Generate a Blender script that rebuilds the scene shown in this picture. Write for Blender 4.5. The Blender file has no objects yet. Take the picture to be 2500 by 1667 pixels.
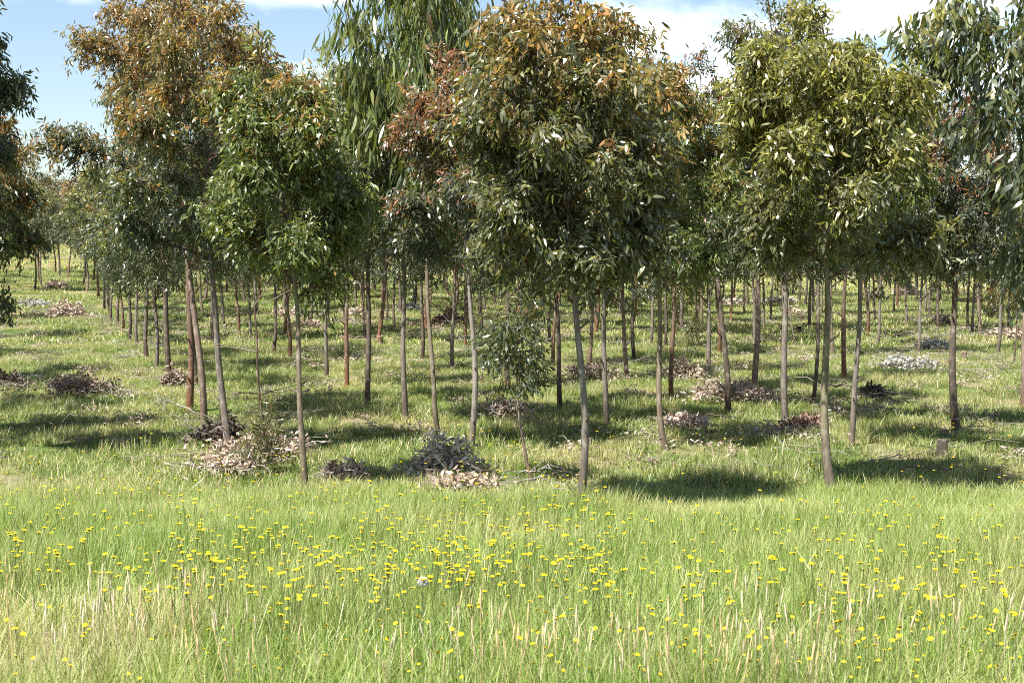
import bpy, math, random
import numpy as np
from mathutils import Vector

rng = np.random.default_rng(7)
random.seed(7)
scene = bpy.context.scene
COL = scene.collection

# ---------------------------------------------------------------- camera and ground maths
LENS, SENSOR = 50.0, 36.0
F = LENS / SENSOR * 2500.0
CAM_Z = 2.665
PITCH = math.atan(208.5 / F)

def gz(x, y):
    x = np.asarray(x, float); y = np.asarray(y, float)
    s = 15.3 - y
    near = 0.045 * (s + np.sqrt(s * s + 0.8))
    near = np.minimum(near, 1.02)
    d = np.maximum(y, 20.0)
    u = np.clip(x / d, -0.6, 0.6)
    g = np.clip(1.5 - 7.0 * u, 0.3, 4.6)
    t = np.clip((y - 45) / 105, 0, 1)
    z = near + g * t ** 1.2
    z = z + 0.035 * np.sin(1.1 * x + 0.6 * y) * np.sin(0.9 * y - 0.35 * x + 1.0) + 0.02 * np.sin(2.3 * x - 1.7 * y)
    return z

_Y = np.concatenate([np.arange(3.5, 60, 0.02), np.arange(60, 230, 0.1)])
def ground_at(px, py):
    """The ground point seen at a place of the 2500 x 1667 photograph."""
    a = (px - 1250.0) / F; b = (833.5 - py) / F
    dy = math.cos(PITCH) + b * math.sin(PITCH); dz = -math.sin(PITCH) + b * math.cos(PITCH)
    k = _Y / dy
    X = a * k; Z = CAM_Z + dz * k
    hit = np.nonzero(Z <= gz(X, _Y))[0]
    i = hit[0] if len(hit) else len(_Y) - 1
    return float(X[i]), float(_Y[i]), float(gz(X[i], _Y[i]))

def foot_at(px, py, grass=.15):
    x, y, z = ground_at(px, py)
    return ground_at(px, py + grass * F / y)

# ---------------------------------------------------------------- mesh helpers
def mesh_np(name, verts, quads=None, tris=None, col=None, mats=(), quad_mat=None, tri_mat=None, smooth=False):
    me = bpy.data.meshes.new(name)
    verts = np.asarray(verts, np.float32)
    quads = np.zeros((0, 4), np.int32) if quads is None else np.asarray(quads, np.int32).reshape(-1, 4)
    tris = np.zeros((0, 3), np.int32) if tris is None else np.asarray(tris, np.int32).reshape(-1, 3)
    me.vertices.add(len(verts)); me.vertices.foreach_set('co', verts.ravel())
    nl = quads.size + tris.size
    me.loops.add(nl)
    me.loops.foreach_set('vertex_index', np.concatenate([quads.ravel(), tris.ravel()]).astype(np.int32))
    npoly = len(quads) + len(tris)
    me.polygons.add(npoly)
    ls = np.concatenate([np.arange(len(quads)) * 4, quads.size + np.arange(len(tris)) * 3]).astype(np.int32)
    me.polygons.foreach_set('loop_start', ls)
    me.polygons.foreach_set('loop_total', np.concatenate([np.full(len(quads), 4), np.full(len(tris), 3)]).astype(np.int32))
    if smooth:
        me.polygons.foreach_set('use_smooth', np.ones(npoly, bool))
    if quad_mat is not None or tri_mat is not None:
        qm = np.zeros(len(quads), np.int32) if quad_mat is None else np.asarray(quad_mat, np.int32)
        tm = np.zeros(len(tris), np.int32) if tri_mat is None else np.asarray(tri_mat, np.int32)
        me.polygons.foreach_set('material_index', np.concatenate([qm, tm]))
    me.update(calc_edges=True)
    if col is not None:
        a = me.color_attributes.new('Col', 'FLOAT_COLOR', 'POINT')
        c = np.ones((len(verts), 4), np.float32); c[:, :3] = col
        a.data.foreach_set('color', c.ravel())
    for m in mats:
        me.materials.append(m)
    return me

def put(name, me, parent=None, loc=None, rot=None, scl=None):
    o = bpy.data.objects.new(name, me); COL.objects.link(o)
    if parent is not None: o.parent = parent
    if loc is not None: o.location = loc
    if rot is not None: o.rotation_euler = rot
    if scl is not None: o.scale = scl
    return o

def tag(o, label=None, cat=None, group=None, kind=None):
    if label: o['label'] = label
    if cat: o['category'] = cat
    if group: o['group'] = group
    if kind: o['kind'] = kind
    return o

def norm(v):
    return v / np.maximum(np.linalg.norm(v, axis=-1, keepdims=True), 1e-9)

class Tubes:
    def __init__(self): self.v = []; self.q = []; self.c = []; self.n = 0
    def add(self, pts, rad, sides=6, col=(0.3, 0.26, 0.22), rough=0.0, rg=None):
        pts = np.asarray(pts, float); rad = np.asarray(rad, float); m = len(pts)
        tan = np.gradient(pts, axis=0); tan = norm(tan)
        ref = np.array([1.0, 0.05, 0.0]) if abs(tan[0][2]) > 0.5 else np.array([0.0, 0.0, 1.0])
        a = norm(np.cross(tan, ref)); b = np.cross(tan, a)
        th = np.arange(sides) / sides * 2 * math.pi
        rr = np.repeat(rad[:, None], sides, 1)
        if rough and rg is not None:
            rr = rr * (1 + rough * rg.standard_normal(rr.shape))
        ring = pts[:, None, :] + rr[..., None] * (np.cos(th)[None, :, None] * a[:, None, :] + np.sin(th)[None, :, None] * b[:, None, :])
        self.v.append(ring.reshape(-1, 3))
        i = np.arange(m - 1)[:, None] * sides; j = np.arange(sides)[None, :]; k = (j + 1) % sides
        q = np.stack([i + j, i + k, i + sides + k, i + sides + j], -1).reshape(-1, 4) + self.n
        self.q.append(q)
        col = np.asarray(col, float)
        self.c.append(np.repeat(col, sides, 0) if col.ndim == 2 else np.tile(col, (m * sides, 1)))
        self.n += m * sides
    def mesh(self, name, mats, smooth=True):
        return mesh_np(name, np.concatenate(self.v), np.concatenate(self.q), None, np.concatenate(self.c), mats, smooth=smooth)

def leaves_mesh(name, P, A, N, L, W, col, mats, bend, sickle):
    """Lanceolate leaves: base, two cross sections, tip."""
    n = len(P)
    S = norm(np.cross(A, N)); N = norm(np.cross(S, A))
    L = L[:, None]; W = W[:, None]; bend = bend[:, None]; sickle = sickle[:, None]
    def at(t, side):
        return P + A * L * t + N * (-bend * L * t * t) + S * (sickle * L * t * t + side)
    V = np.stack([P, at(.28, -.46 * W), at(.28, .46 * W), at(.66, -.40 * W), at(.66, .40 * W), at(1.0, 0 * W)], 1)
    V[:, 1:5] += (N * W * 0.14)[:, None, :]          # the two halves fold up a little
    o = np.arange(n)[:, None] * 6
    tris = np.concatenate([o + np.array([[0, 2, 1]]), o + np.array([[3, 4, 5]])])
    quads = o + np.array([[1, 2, 4, 3]])
    c = np.repeat(col[:, None, :], 6, 1).reshape(-1, 3)
    return mesh_np(name, V.reshape(-1, 3), quads, tris, c, mats)

# ---------------------------------------------------------------- materials
def new_mat(name):
    m = bpy.data.materials.new(name); m.use_nodes = True
    nt = m.node_tree; nt.nodes.clear()
    out = nt.nodes.new('ShaderNodeOutputMaterial')
    return m, nt, out

def N_(nt, t, **kw):
    n = nt.nodes.new(t)
    for k, v in kw.items(): setattr(n, k, v)
    return n

def mixc(nt, fac, a, b, mode='MIX'):
    n = N_(nt, 'ShaderNodeMix', data_type='RGBA', blend_type=mode)
    for sock, v in ((n.inputs[0], fac), (n.inputs[6], a), (n.inputs[7], b)):
        if hasattr(v, 'is_output'): nt.links.new(v, sock)
        elif isinstance(v, (tuple, list)): sock.default_value = (*v[:3], 1)
        else: sock.default_value = v
    return n.outputs[2]

def noise(nt, scale, detail=3, rough=.55, vec=None, dist=0.0):
    n = N_(nt, 'ShaderNodeTexNoise'); n.inputs['Scale'].default_value = scale
    n.inputs['Detail'].default_value = detail; n.inputs['Roughness'].default_value = rough
    n.inputs['Distortion'].default_value = dist
    if vec is not None: nt.links.new(vec, n.inputs['Vector'])
    return n.outputs['Fac']

def ramp(nt, fac, lo, hi):
    n = N_(nt, 'ShaderNodeMapRange'); nt.links.new(fac, n.inputs[0])
    n.inputs[1].default_value = lo; n.inputs[2].default_value = hi
    n.interpolation_type = 'SMOOTHSTEP'
    return n.outputs[0]

def leaf_material(name, rough, spec, trans, trans_tint, dryness=False, world=False):
    m, nt, out = new_mat(name)
    a = N_(nt, 'ShaderNodeAttribute', attribute_name='Col')
    geo = N_(nt, 'ShaderNodeNewGeometry')
    c = a.outputs['Color']
    if world:                                       # grass: dry and lush patches over the paddock
        big = ramp(nt, noise(nt, 0.42, 4, .6, geo.outputs['Position']), .45, .66)
        c = mixc(nt, big, c, mixc(nt, .45, c, (.50, .45, .24)))
        sm = ramp(nt, noise(nt, 1.7, 3, .6, geo.outputs['Position']), .5, .72)
        c = mixc(nt, sm, c, mixc(nt, .45, c, (.18, .31, .065)))
    else:
        v = noise(nt, 60, 2, .5, geo.outputs['Position'])
        c = mixc(nt, ramp(nt, v, .3, .75), c, mixc(nt, 1.0, c, (.72, .72, .72), 'MULTIPLY'))
    p = N_(nt, 'ShaderNodeBsdfPrincipled')
    nt.links.new(c, p.inputs['Base Color'])
    p.inputs['Roughness'].default_value = rough; p.inputs['Specular IOR Level'].default_value = spec
    t = N_(nt, 'ShaderNodeBsdfTranslucent')
    nt.links.new(mixc(nt, 1.0, c, trans_tint, 'MULTIPLY'), t.inputs['Color'])
    mx = N_(nt, 'ShaderNodeMixShader'); mx.inputs[0].default_value = trans
    nt.links.new(p.outputs[0], mx.inputs[1]); nt.links.new(t.outputs[0], mx.inputs[2])
    nt.links.new(mx.outputs[0], out.inputs[0])
    return m

M_LEAF = leaf_material('gum_leaf', .38, .75, .36, (1.6, 1.6, .7))
M_DEAD = leaf_material('dead_leaf', .6, .35, .12, (1.2, 1.0, .8))
M_GRASS = leaf_material('grass_blade', .45, .4, .42, (1.3, 1.35, .8), world=True)
M_STRAW = leaf_material('dry_stalk', .6, .3, .25, (1.1, 1.0, .8))
M_PETAL = leaf_material('yellow_petal', .6, .2, .25, (1.1, 1.0, .6))

def bark_material():
    m, nt, out = new_mat('gum_bark')
    a = N_(nt, 'ShaderNodeAttribute', attribute_name='Col')
    tc = N_(nt, 'ShaderNodeTexCoord')
    mp = N_(nt, 'ShaderNodeMapping'); mp.inputs['Scale'].default_value = (1, 1, .14)
    nt.links.new(tc.outputs['Object'], mp.inputs[0])
    n1 = noise(nt, 38, 5, .65, mp.outputs[0]); n2 = noise(nt, 5, 3, .6, tc.outputs['Object'])
    c = mixc(nt, 1.0, a.outputs['Color'], (.78, .77, .76), 'MULTIPLY')
    c = mixc(nt, ramp(nt, n1, .36, .68), mixc(nt, 1.0, c, (.55, .52, .5), 'MULTIPLY'), c)
    c = mixc(nt, ramp(nt, n2, .52, .7), c, mixc(nt, .6, c, (.36, .32, .27)))
    c = mixc(nt, ramp(nt, noise(nt, 26, 2, .5, tc.outputs['Object']), .67, .73), c, (.06, .045, .035))
    p = N_(nt, 'ShaderNodeBsdfPrincipled'); nt.links.new(c, p.inputs['Base Color'])
    p.inputs['Roughness'].default_value = .72; p.inputs['Specular IOR Level'].default_value = .3
    b = N_(nt, 'ShaderNodeBump'); b.inputs['Strength'].default_value = .5; b.inputs['Distance'].default_value = .006
    nt.links.new(n1, b.inputs['Height']); nt.links.new(b.outputs[0], p.inputs['Normal'])
    nt.links.new(p.outputs[0], out.inputs[0])
    return m
M_BARK = bark_material()

def ground_material():
    m, nt, out = new_mat('paddock_ground')
    geo = N_(nt, 'ShaderNodeNewGeometry'); P = geo.outputs['Position']
    big = noise(nt, .42, 4, .6, P); mid = noise(nt, 2.6, 4, .65, P); fine = noise(nt, 22, 4, .7, P); far = noise(nt, .11, 4, .6, P)
    green = mixc(nt, ramp(nt, mid, .35, .65), (.055, .085, .022), (.10, .14, .035))
    straw = mixc(nt, ramp(nt, fine, .35, .65), (.16, .125, .075), (.30, .25, .16))
    c = mixc(nt, ramp(nt, big, .44, .64), green, straw)
    c = mixc(nt, ramp(nt, fine, .5, .72), c, (.05, .06, .02))
    sep = N_(nt, 'ShaderNodeSeparateXYZ'); nt.links.new(P, sep.inputs[0])
    yf = ramp(nt, sep.outputs['Y'], 92, 112)
    yel = mixc(nt, ramp(nt, far, .35, .6), (.16, .15, .075), (.26, .22, .10))
    c = mixc(nt, yf, c, yel)
    p = N_(nt, 'ShaderNodeBsdfPrincipled'); nt.links.new(c, p.inputs['Base Color'])
    p.inputs['Roughness'].default_value = .95; p.inputs['Specular IOR Level'].default_value = .1
    b = N_(nt, 'ShaderNodeBump'); b.inputs['Strength'].default_value = .6; b.inputs['Distance'].default_value = .05
    nt.links.new(fine, b.inputs['Height']); nt.links.new(b.outputs[0], p.inputs['Normal'])
    nt.links.new(p.outputs[0], out.inputs[0])
    return m
M_GROUND = ground_material()

# ---------------------------------------------------------------- ground sheet
ys = np.concatenate([np.linspace(-40, 2, 15), np.arange(2.4, 40, .4), np.geomspace(40, 900, 60)])
xp = np.concatenate([np.arange(0, 16, .5), np.geomspace(16, 500, 34)])
xs = np.concatenate([-xp[:0:-1], xp])
GX, GY = np.meshgrid(xs, ys)
V = np.stack([GX, GY, gz(GX, GY)], -1).reshape(-1, 3)
nx, ny = len(xs), len(ys)
ii = np.arange(ny - 1)[:, None] * nx + np.arange(nx - 1)[None, :]
Q = np.stack([ii, ii + 1, ii + nx + 1, ii + nx], -1).reshape(-1, 4)
ground = put('ground', mesh_np('ground', V, Q, None, None, [M_GROUND], smooth=True))
tag(ground, kind='structure')

# ---------------------------------------------------------------- trees
def C(*a): return np.array(a, float)
MATURE = {
    'dark':   [C(.060, .078, .048), C(.082, .104, .062), C(.090, .112, .058)],
    'blue':   [C(.086, .104, .076), C(.066, .084, .062), C(.112, .130, .098)],
    'green':  [C(.105, .138, .042), C(.138, .170, .052), C(.072, .096, .042)],
    'olive':  [C(.105, .112, .052), C(.078, .090, .050), C(.130, .134, .062)],
}
NEW = {
    'orange': [C(.42, .245, .075), C(.34, .22, .065), C(.28, .23, .07), C(.44, .21, .075)],
    'red':    [C(.38, .15, .08), C(.34, .17, .085), C(.30, .19, .08), C(.42, .16, .085)],
    'yellow': [C(.33, .31, .07), C(.28, .28, .065), C(.36, .31, .09), C(.22, .25, .06)],
    'tan':    [C(.28, .215, .105), C(.24, .195, .09), C(.21, .21, .08), C(.30, .20, .12)],
}
BARK = {
    'grey':  ((.29, .26, .225), (.21, .17, .14)),
    'tan':   ((.33, .275, .20), (.22, .17, .12)),
    'pink':  ((.36, .27, .225), (.24, .16, .12)),
    'red':   ((.27, .20, .155), (.27, .12, .065)),
    'dark':  ((.19, .155, .125), (.13, .09, .065)),  # trunks standing in shade: that shade is put into the bark colour
    'olive': ((.30, .275, .175), (.20, .17, .13)),
    'pale':  ((.40, .37, .33), (.27, .23, .19)),
}
LIMB = C(.17, .085, .06)

def env(t):
    t = np.clip(t, 0, 1)
    return np.where(t < .33, (np.clip(t, 0, .33) / .33) ** .55 * .75 + .25, np.clip(1 - ((t - .33) / .67) ** 1.7, 0, 1) ** .8 + .05)

def grow(name, seed, H, r0, hb, R, lean=(0, 0), clusters=420, per=18, leaf=.125, asp=.27, mature='dark', new='orange',
         thresh=.62, bark='grey', forks=(), stubs=4, droop=.85, limbs=19, sides=10, bow=.07, env_pow=1.0, twigs=True, low_limbs=True, spread=1.0):
    """Returns (trunk mesh with limbs, crown mesh) in local space, base at the origin."""
    rg = np.random.default_rng(seed)
    T = Tubes(); R = R * 1.06
    zz = np.concatenate([[-.2, 0, .06, .15, .3], np.linspace(.5, H * .97, 22)])
    ph = rg.uniform(0, 6.28, 4)
    def spine(z):
        z = np.asarray(z, float); t = np.clip(z / H, 0, 1)
        x = lean[0] * t ** 1.15 + bow * (np.sin(t * 5 + ph[0]) - math.sin(ph[0])) * .8 + .012 * np.sin(z * 3.1 + ph[2])
        y = lean[1] * t + bow * (np.sin(t * 4 + ph[1]) - math.sin(ph[1])) * .8 + .012 * np.sin(z * 2.7 + ph[3])
        x = x + kx * np.exp(-np.maximum(z, 0) / .35); y = y + ky * np.exp(-np.maximum(z, 0) / .35)   # swept foot
        return np.stack([x, y, z], -1)
    kx, ky = rg.normal(0, .05, 2)
    def rad(z):
        t = np.clip(np.asarray(z, float) / H, 0, 1)
        return np.maximum(r0 * (1.04 - .98 * t ** 1.05) * (1 + .35 * np.exp(-np.maximum(z, 0) / .10)), .006)
    up, lo = BARK[bark]
    f = np.clip((zz - .15) / (.75 if bark != 'red' else 1.6), 0, 1)[:, None]
    cc = C(*lo) * (1 - f) + C(*up) * f
    g = np.clip((zz - hb * .95) / 1.2, 0, .75)[:, None]
    cc = cc * (1 - g) + LIMB * g
    T.add(spine(zz), rad(zz), sides, cc, .03, rg)
    # limbs
    ends = []
    for _ in range(stubs if hb > .9 else 0):                             # broken branch stubs left by pruning
        z0 = rg.uniform(.35, hb); a = rg.uniform(0, 6.28); d = C(math.cos(a), math.sin(a), rg.uniform(.2, .9)); l = rg.uniform(.04, .10) + r0
        p = spine(z0); T.add(np.stack([p, p + d * l * .7, p + d * l]), [r0 * .34, r0 * .24, r0 * .16], 5, C(*lo) * .9)
    for (z0, az, ln, slope) in forks:
        p0 = spine(z0); q = np.linspace(0, 1, 6); d = C(math.cos(az), math.sin(az), 0)
        pts = p0 + d * (ln * q)[:, None] + C(0, 0, 1) * (ln * slope * q)[:, None]
        pts[1:] += rg.normal(0, .02, (5, 3))
        T.add(pts, float(rad(z0)) * .55 * (1 - .8 * q) + .004, 7, LIMB * 1.0)
        ends.append((pts, ln))
    zl = hb - (.25 if low_limbs else 0) + (H * .93 - hb) * (np.arange(limbs) / limbs) ** .92
    for i, z0 in enumerate(zl):
        az = i * 2.399 + rg.uniform(-.5, .5)
        slope = rg.uniform(.45, 1.15)
        zr = z0
        t0 = np.clip((z0 - hb) / (H - hb), 0, 1)
        k_ = rg.uniform(.6, 1.1); ln = R * float(env(min(t0 + .13, 1))) * k_
        for _ in range(3):                             # shorten until the tip, not only the root, lies inside the crown's outline
            ln = .5 * ln + .5 * R * float(env(min(t0 + ln * slope * .7 / (H - hb) + .02, 1))) ** env_pow * k_
        dirv = C(math.cos(az), math.sin(az), 0)
        p0 = spine(z0)
        s = np.linspace(0, 1, 6)
        pts = p0 + dirv * (ln * s)[:, None] + C(0, 0, 1) * (ln * slope * (s * 1.15 - .45 * s * s))[:, None]
        pts[1:] += rg.normal(0, .025 * ln, (5, 3))
        rr = np.maximum(min(float(rad(z0)) * .55, .034) * (1 - .85 * s), .004)
        T.add(pts, rr, 5, LIMB * rg.uniform(.8, 1.3))
        ends.append((pts, ln))
    top = spine(np.linspace(H * .8, H, 6)); ends.append((top, R * .35))
    w = np.array([e[1] for e in ends]); w = w / w.sum()
    cP, cD = [], []
    for k in rg.choice(len(ends), clusters, p=w):
        pts, ln = ends[k]
        s = 1 - abs(rg.normal(0, .33)); s = min(max(s, .12), 1.0)
        x = s * 5; i = min(int(x), 4); b = pts[i] + (pts[i + 1] - pts[i]) * (x - i)
        d = norm(rg.normal(0, 1, 3) * .8 + norm(pts[5] - pts[0]) * .7 + C(0, 0, .25))
        l = rg.uniform(.10, .42) * (.42 + .36 * R) * spread
        e = b + d * l + C(0, 0, -.12 * l)
        if twigs and rg.random() < .7:
            T.add(np.stack([b, b + d * l * .55, e]), [.006, .004, .0025], 3, LIMB * rg.uniform(.8, 1.6))
        cP.append(e); cD.append(d)
    cP = np.array(cP); cD = np.array(cD)
    n = clusters * per
    ci = np.repeat(np.arange(clusters), per)
    tw = norm(cD * .6 + rg.normal(0, .5, cD.shape) + C(0, 0, -.35))
    s = rg.uniform(-.5, 1, n)[:, None]
    P = cP[ci] + tw[ci] * s * .20 * (leaf / .125) + rg.normal(0, .05, (n, 3)) * (leaf / .125)
    A = norm(rg.normal(0, .55, (n, 3)) + cD[ci] * .35 + C(0, 0, -droop))
    Nn = norm(rg.normal(0, 1, (n, 3)) + C(0, 0, .5))
    L = leaf * rg.uniform(.6, 1.25, n); W = L * asp * rg.uniform(.75, 1.25, n)
    # colours: adult foliage inside and below, flushes of new growth on the tips and top
    tz = (cP[:, 2] - hb) / (H - hb)
    ro = np.linalg.norm(cP[:, :2] - spine(cP[:, 2])[:, :2], axis=1) / (R + .01)
    newf = np.clip((tz + .22 * (ro - .55) + rg.normal(0, .13, clusters) - thresh) / .22, 0, 1)
    fresh = rg.random(clusters) < newf
    isnew = (fresh[ci] & (rg.random(n) < .86)) | (rg.random(n) < .012)
    mc = np.array(MATURE[mature])[rg.integers(0, 3, n)]; nc = np.array(NEW[new])[rg.integers(0, 4, n)]
    ncl = np.array(NEW[new])[rg.integers(0, 4, clusters)][ci]
    u_ = rg.uniform(.35, 1, n)[:, None]
    col = np.where(isnew[:, None], (nc * .3 + ncl * .7) * u_ + mc * (1 - u_), mc * 1.22) * rg.uniform(.65, 1.45, n)[:, None]
    semi = (~isnew) & (rg.random(n) < .10 + .25 * np.clip(tz[ci], 0, 1))
    col[semi] = col[semi] * .5 + np.array(NEW['yellow'])[rg.integers(0, 4, semi.sum())] * .45
    crown = leaves_mesh(name + '_crown', P, A, Nn, L, W, col, [M_LEAF], rg.normal(.08, .12, n), rg.normal(0, .12, n))
    trunk = T.mesh(name + '_trunk', [M_BARK])
    return trunk, crown

GROUP = 'young gum trees of the plantation'
def plant(meshes, loc, rz=0.0, s=1.0, sx=None, label=None, cat='tree', group=GROUP, name='gum_tree'):
    e = bpy.data.objects.new(name, None); COL.objects.link(e)
    e.empty_display_size = .3
    e.location = loc; e.rotation_euler = (random.gauss(0, .012), random.gauss(0, .012), rz) if rz else (0, 0, 0); e.scale = (sx or s, sx or s, s)
    put('trunk', meshes[0], e); put('crown', meshes[1], e)
    return tag(e, label, cat, group)

# code, base x, base y, apex x, apex y, crown bottom y, half width, trunk width (photo pixels), leaf m, mature, new, thresh, bark, clusters, label, short name for its neighbours
FRONT = [
 ('a16', 413, 902, 345, 40, 610, 150, 14, .14, 'dark', 'orange', .6, 'dark', 380, 'straight dark gum tree with a brown leaf heap at its foot, behind the leaning trio', 'dark trunk left of the trio'),
 ('a17', 466, 982, 430, -10, 610, 185, 17, .13, 'blue', 'orange', .6, 'red', 430, 'gum tree with a reddish base, leftmost of the three close leaning trunks on the left', 'red footed trunk of the trio'),
 ('a18', 502, 1016, 395, -70, 610, 240, 17, .125, 'blue', 'orange', .42, 'pink', 860, 'gum tree with smooth pink trunk and big orange tipped crown, middle of the leaning trio', 'pink trunk of the trio'),
 ('a19', 551, 1071, 520, -30, 615, 180, 18, .125, 'dark', 'orange', .44, 'grey', 700, 'grey leaning gum tree standing in dark clods and dead leaves, rightmost of the trio', 'grey trunk in the clods'),
 ('a21', 743, 1174, 640, 108, 660, 178, 16, .13, 'green', 'orange', .74, 'tan', 640, 'front gum tree with bright green crown and slim tan trunk curving at its foot', 'slim tan front trunk'),
 ('b15', 797, 906, 800, 110, 610, 105, 10, .13, 'olive', 'yellow', .45, 'grey', 360, 'slim gum tree with yellow green crown, just right of the bright green front tree', None),
 ('c2', 843, 928, 835, 190, 610, 110, 11, .13, 'dark', 'tan', .7, 'red', 340, 'gum tree whose trunk turns red brown at the foot, left of the blackish trunk', 'red footed trunk'),
 ('c7', 905, 962, 885, 70, 590, 130, 14, .14, 'dark', 'tan', .75, 'dark', 400, 'gum tree with the blackest rough trunk, between the red footed and thick grey trunks', 'blackest trunk'),
 ('c12', 984, 1002, 950, 175, 610, 130, 15, .14, 'blue', 'tan', .8, 'grey', 400, 'thick smooth grey trunked gum tree in the big shadow left of centre', 'thick grey trunk in shadow'),
 ('c17', 1065, 1035, 1010, -170, 520, 215, 13, .29, 'green', 'red', .98, 'tan', 380, 'tall gum tree whose long drooping green leaves reach out of the top centre, tan trunk', 'red and tan trunk'),
 ('c23', 1161, 1069, 1088, 138, 640, 185, 16, .125, 'blue', 'red', .42, 'pale', 680, 'pale grey trunked gum tree with rusty red crown top, behind the large dead leaf heap', 'pale trunk behind the heap'),
 ('d5', 1367, 976, 1330, 60, 620, 130, 12, .13, 'olive', 'yellow', .5, 'dark', 380, 'dark thin gum tree behind the small leafy sapling, crown hidden by the frontmost tree', 'dark trunk right of the sapling'),
 ('d7', 1429, 1208, 1372, -55, 700, 258, 21, .15, 'olive', 'orange', .62, 'grey', 800, 'frontmost gum tree with wide olive and rust crown, right of the small leafy sapling', 'frontmost trunk'),
 ('d9', 1474, 1014, 1450, 60, 630, 150, 14, .13, 'dark', 'orange', .6, 'grey', 400, 'grey gum tree close behind the frontmost trunk on its right side', 'grey trunk behind the frontmost'),
 ('d14', 1613, 1069, 1560, 98, 660, 160, 15, .13, 'green', 'orange', .55, 'tan', 520, 'bowed tan trunked gum tree with yellow green crown, between the two widest front trees', 'bowed tan trunk'),
 ('d16', 1639, 954, 1640, 200, 660, 115, 12, .13, 'dark', 'yellow', .7, 'red', 340, 'dark reddish gum tree forking in a wide V under its crown, beside the yellow bush', 'V forked dark trunk'),
 ('e8', 1779, 988, 1715, 150, 620, 135, 15, .13, 'dark', 'red', .72, 'dark', 430, 'straight dark gum tree rising out of the long pink heap of dead leaves', 'dark trunk in the pink heap'),
 ('e12', 1844, 930, 1830, 150, 640, 125, 15, .13, 'dark', 'yellow', .7, 'pink', 380, 'gum tree with a bright left edge on its trunk, behind the pink leaf heap', 'bright edged trunk'),
 ('e15', 1913, 1021, 1868, -60, 640, 150, 17, .13, 'dark', 'tan', .62, 'grey', 470, 'grey gum tree whose olive brown top pokes out above the widest right crown', 'grey trunk under the tall top'),
 ('e18', 1987, 969, 1990, 160, 620, 120, 10, .13, 'dark', 'yellow', .75, 'dark', 300, 'dark gum tree hidden just behind the left edge of the olive front trunk', None),
 ('e19', 2009, 1165, 1960, 55, 620, 265, 22, .14, 'olive', 'yellow', .30, 'olive', 980, 'front gum tree on the right with olive trunk and very wide yellow green crown', 'olive front trunk'),
 ('f3', 2057, 909, 2060, 190, 610, 110, 12, .13, 'dark', 'yellow', .75, 'red', 340, 'rough reddish gum trunk touching the bowed dark trunk right of the olive front tree', None),
 ('f4', 2085, 1060, 2060, 130, 620, 165, 14, .13, 'green', 'yellow', .6, 'grey', 460, 'slim dark bowed gum tree, first big trunk right of the olive front tree', 'bowed dark trunk'),
 ('f16', 2329, 1026, 2290, 200, 640, 130, 19, .13, 'blue', 'red', .5, 'dark', 520, 'thick dark gum tree forking low, with a brick red crown top, towards the right edge', 'thick forked trunk'),
 ('f27', 2494, 973, 2480, 240, 650, 120, 12, .13, 'dark', 'yellow', .75, 'pink', 360, 'pinkish gum trunk cut by the right edge of the picture', 'pinkish trunk at the right edge'),
 ('r0', 2640, 1120, 2575, -260, 700, 205, 20, .19, 'dark', 'yellow', .85, 'grey', 620, 'near gum tree beyond the right edge hanging loose leafy boughs into the top corner', None),
 ('l1', -110, 1090, -75, -140, 480, 118, 18, .14, 'dark', 'orange', .75, 'grey', 560, 'near gum tree beyond the left edge whose dark green crown fills the top left corner', None),
 ('l2', -85, 1030, -20, 195, 730, 150, 15, .14, 'dark', 'orange', .45, 'grey', 420, 'orange topped gum tree at the left edge with leaf sprays drooping over the grass', None),
]
front_pts = []
for k, (code, bx, by, ax, ay, bot, hw, tw, leaf, mat_, new_, th, bark, ncl, label, short) in enumerate(FRONT):
    x, y, z = foot_at(bx, by, .17)
    s = F / y; by = by + .17 * s
    H = (by - ay) / s; hb = (by - bot - 4) / s; R = hw / s
    opts = {}
    if code not in ('c17', 'r0'): leaf *= .74; ncl = int(ncl * 2.15)
    if code == 'c17': opts = dict(droop=2.4, asp=.14, per=13); ncl = 640
    if code == 'r0': opts = dict(droop=1.4, asp=.25, per=13, spread=1.5, forks=[(4.5, 3.1, 1.9, .42), (4.05, 3.2, 1.45, .3), (5.0, 2.9, 1.5, .5)]); ncl = 640
    if code == 'l2': opts = dict(droop=1.2)
    if code == 'd7': opts = dict(limbs=34, forks=[(2.25, 2.75, .75, 1.05), (2.45, .35, .9, .75), (2.7, 1.9, .8, .8)])
    if code == 'a21': opts = dict(forks=[(2.35, 3.0, .85, 1.1), (2.4, .3, .6, 1.4)])
    if code == 'd16': opts = dict(forks=[(2.5, 3.0, 1.0, .75), (2.55, .15, .9, 1.0)])
    if code == 'a19': opts = dict(forks=[(2.6, 3.1, 1.1, .45)])
    if code == 'f16': opts = dict(limbs=32, forks=[(2.4, 3.0, .8, 1.5), (2.5, .2, .8, 1.3)])
    m = grow('gum_' + str(k), 100 + k, H, tw / 2 / s, hb, R, ((ax - bx) / s, rng.uniform(-.1, .1)), clusters=ncl, leaf=leaf,
             mature=mat_, new=new_, thresh=th, bark=bark, **opts)
    plant(m, (x, y, z - .03), label=label)
    front_pts.append((bx, by - .17 * s, short))

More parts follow.
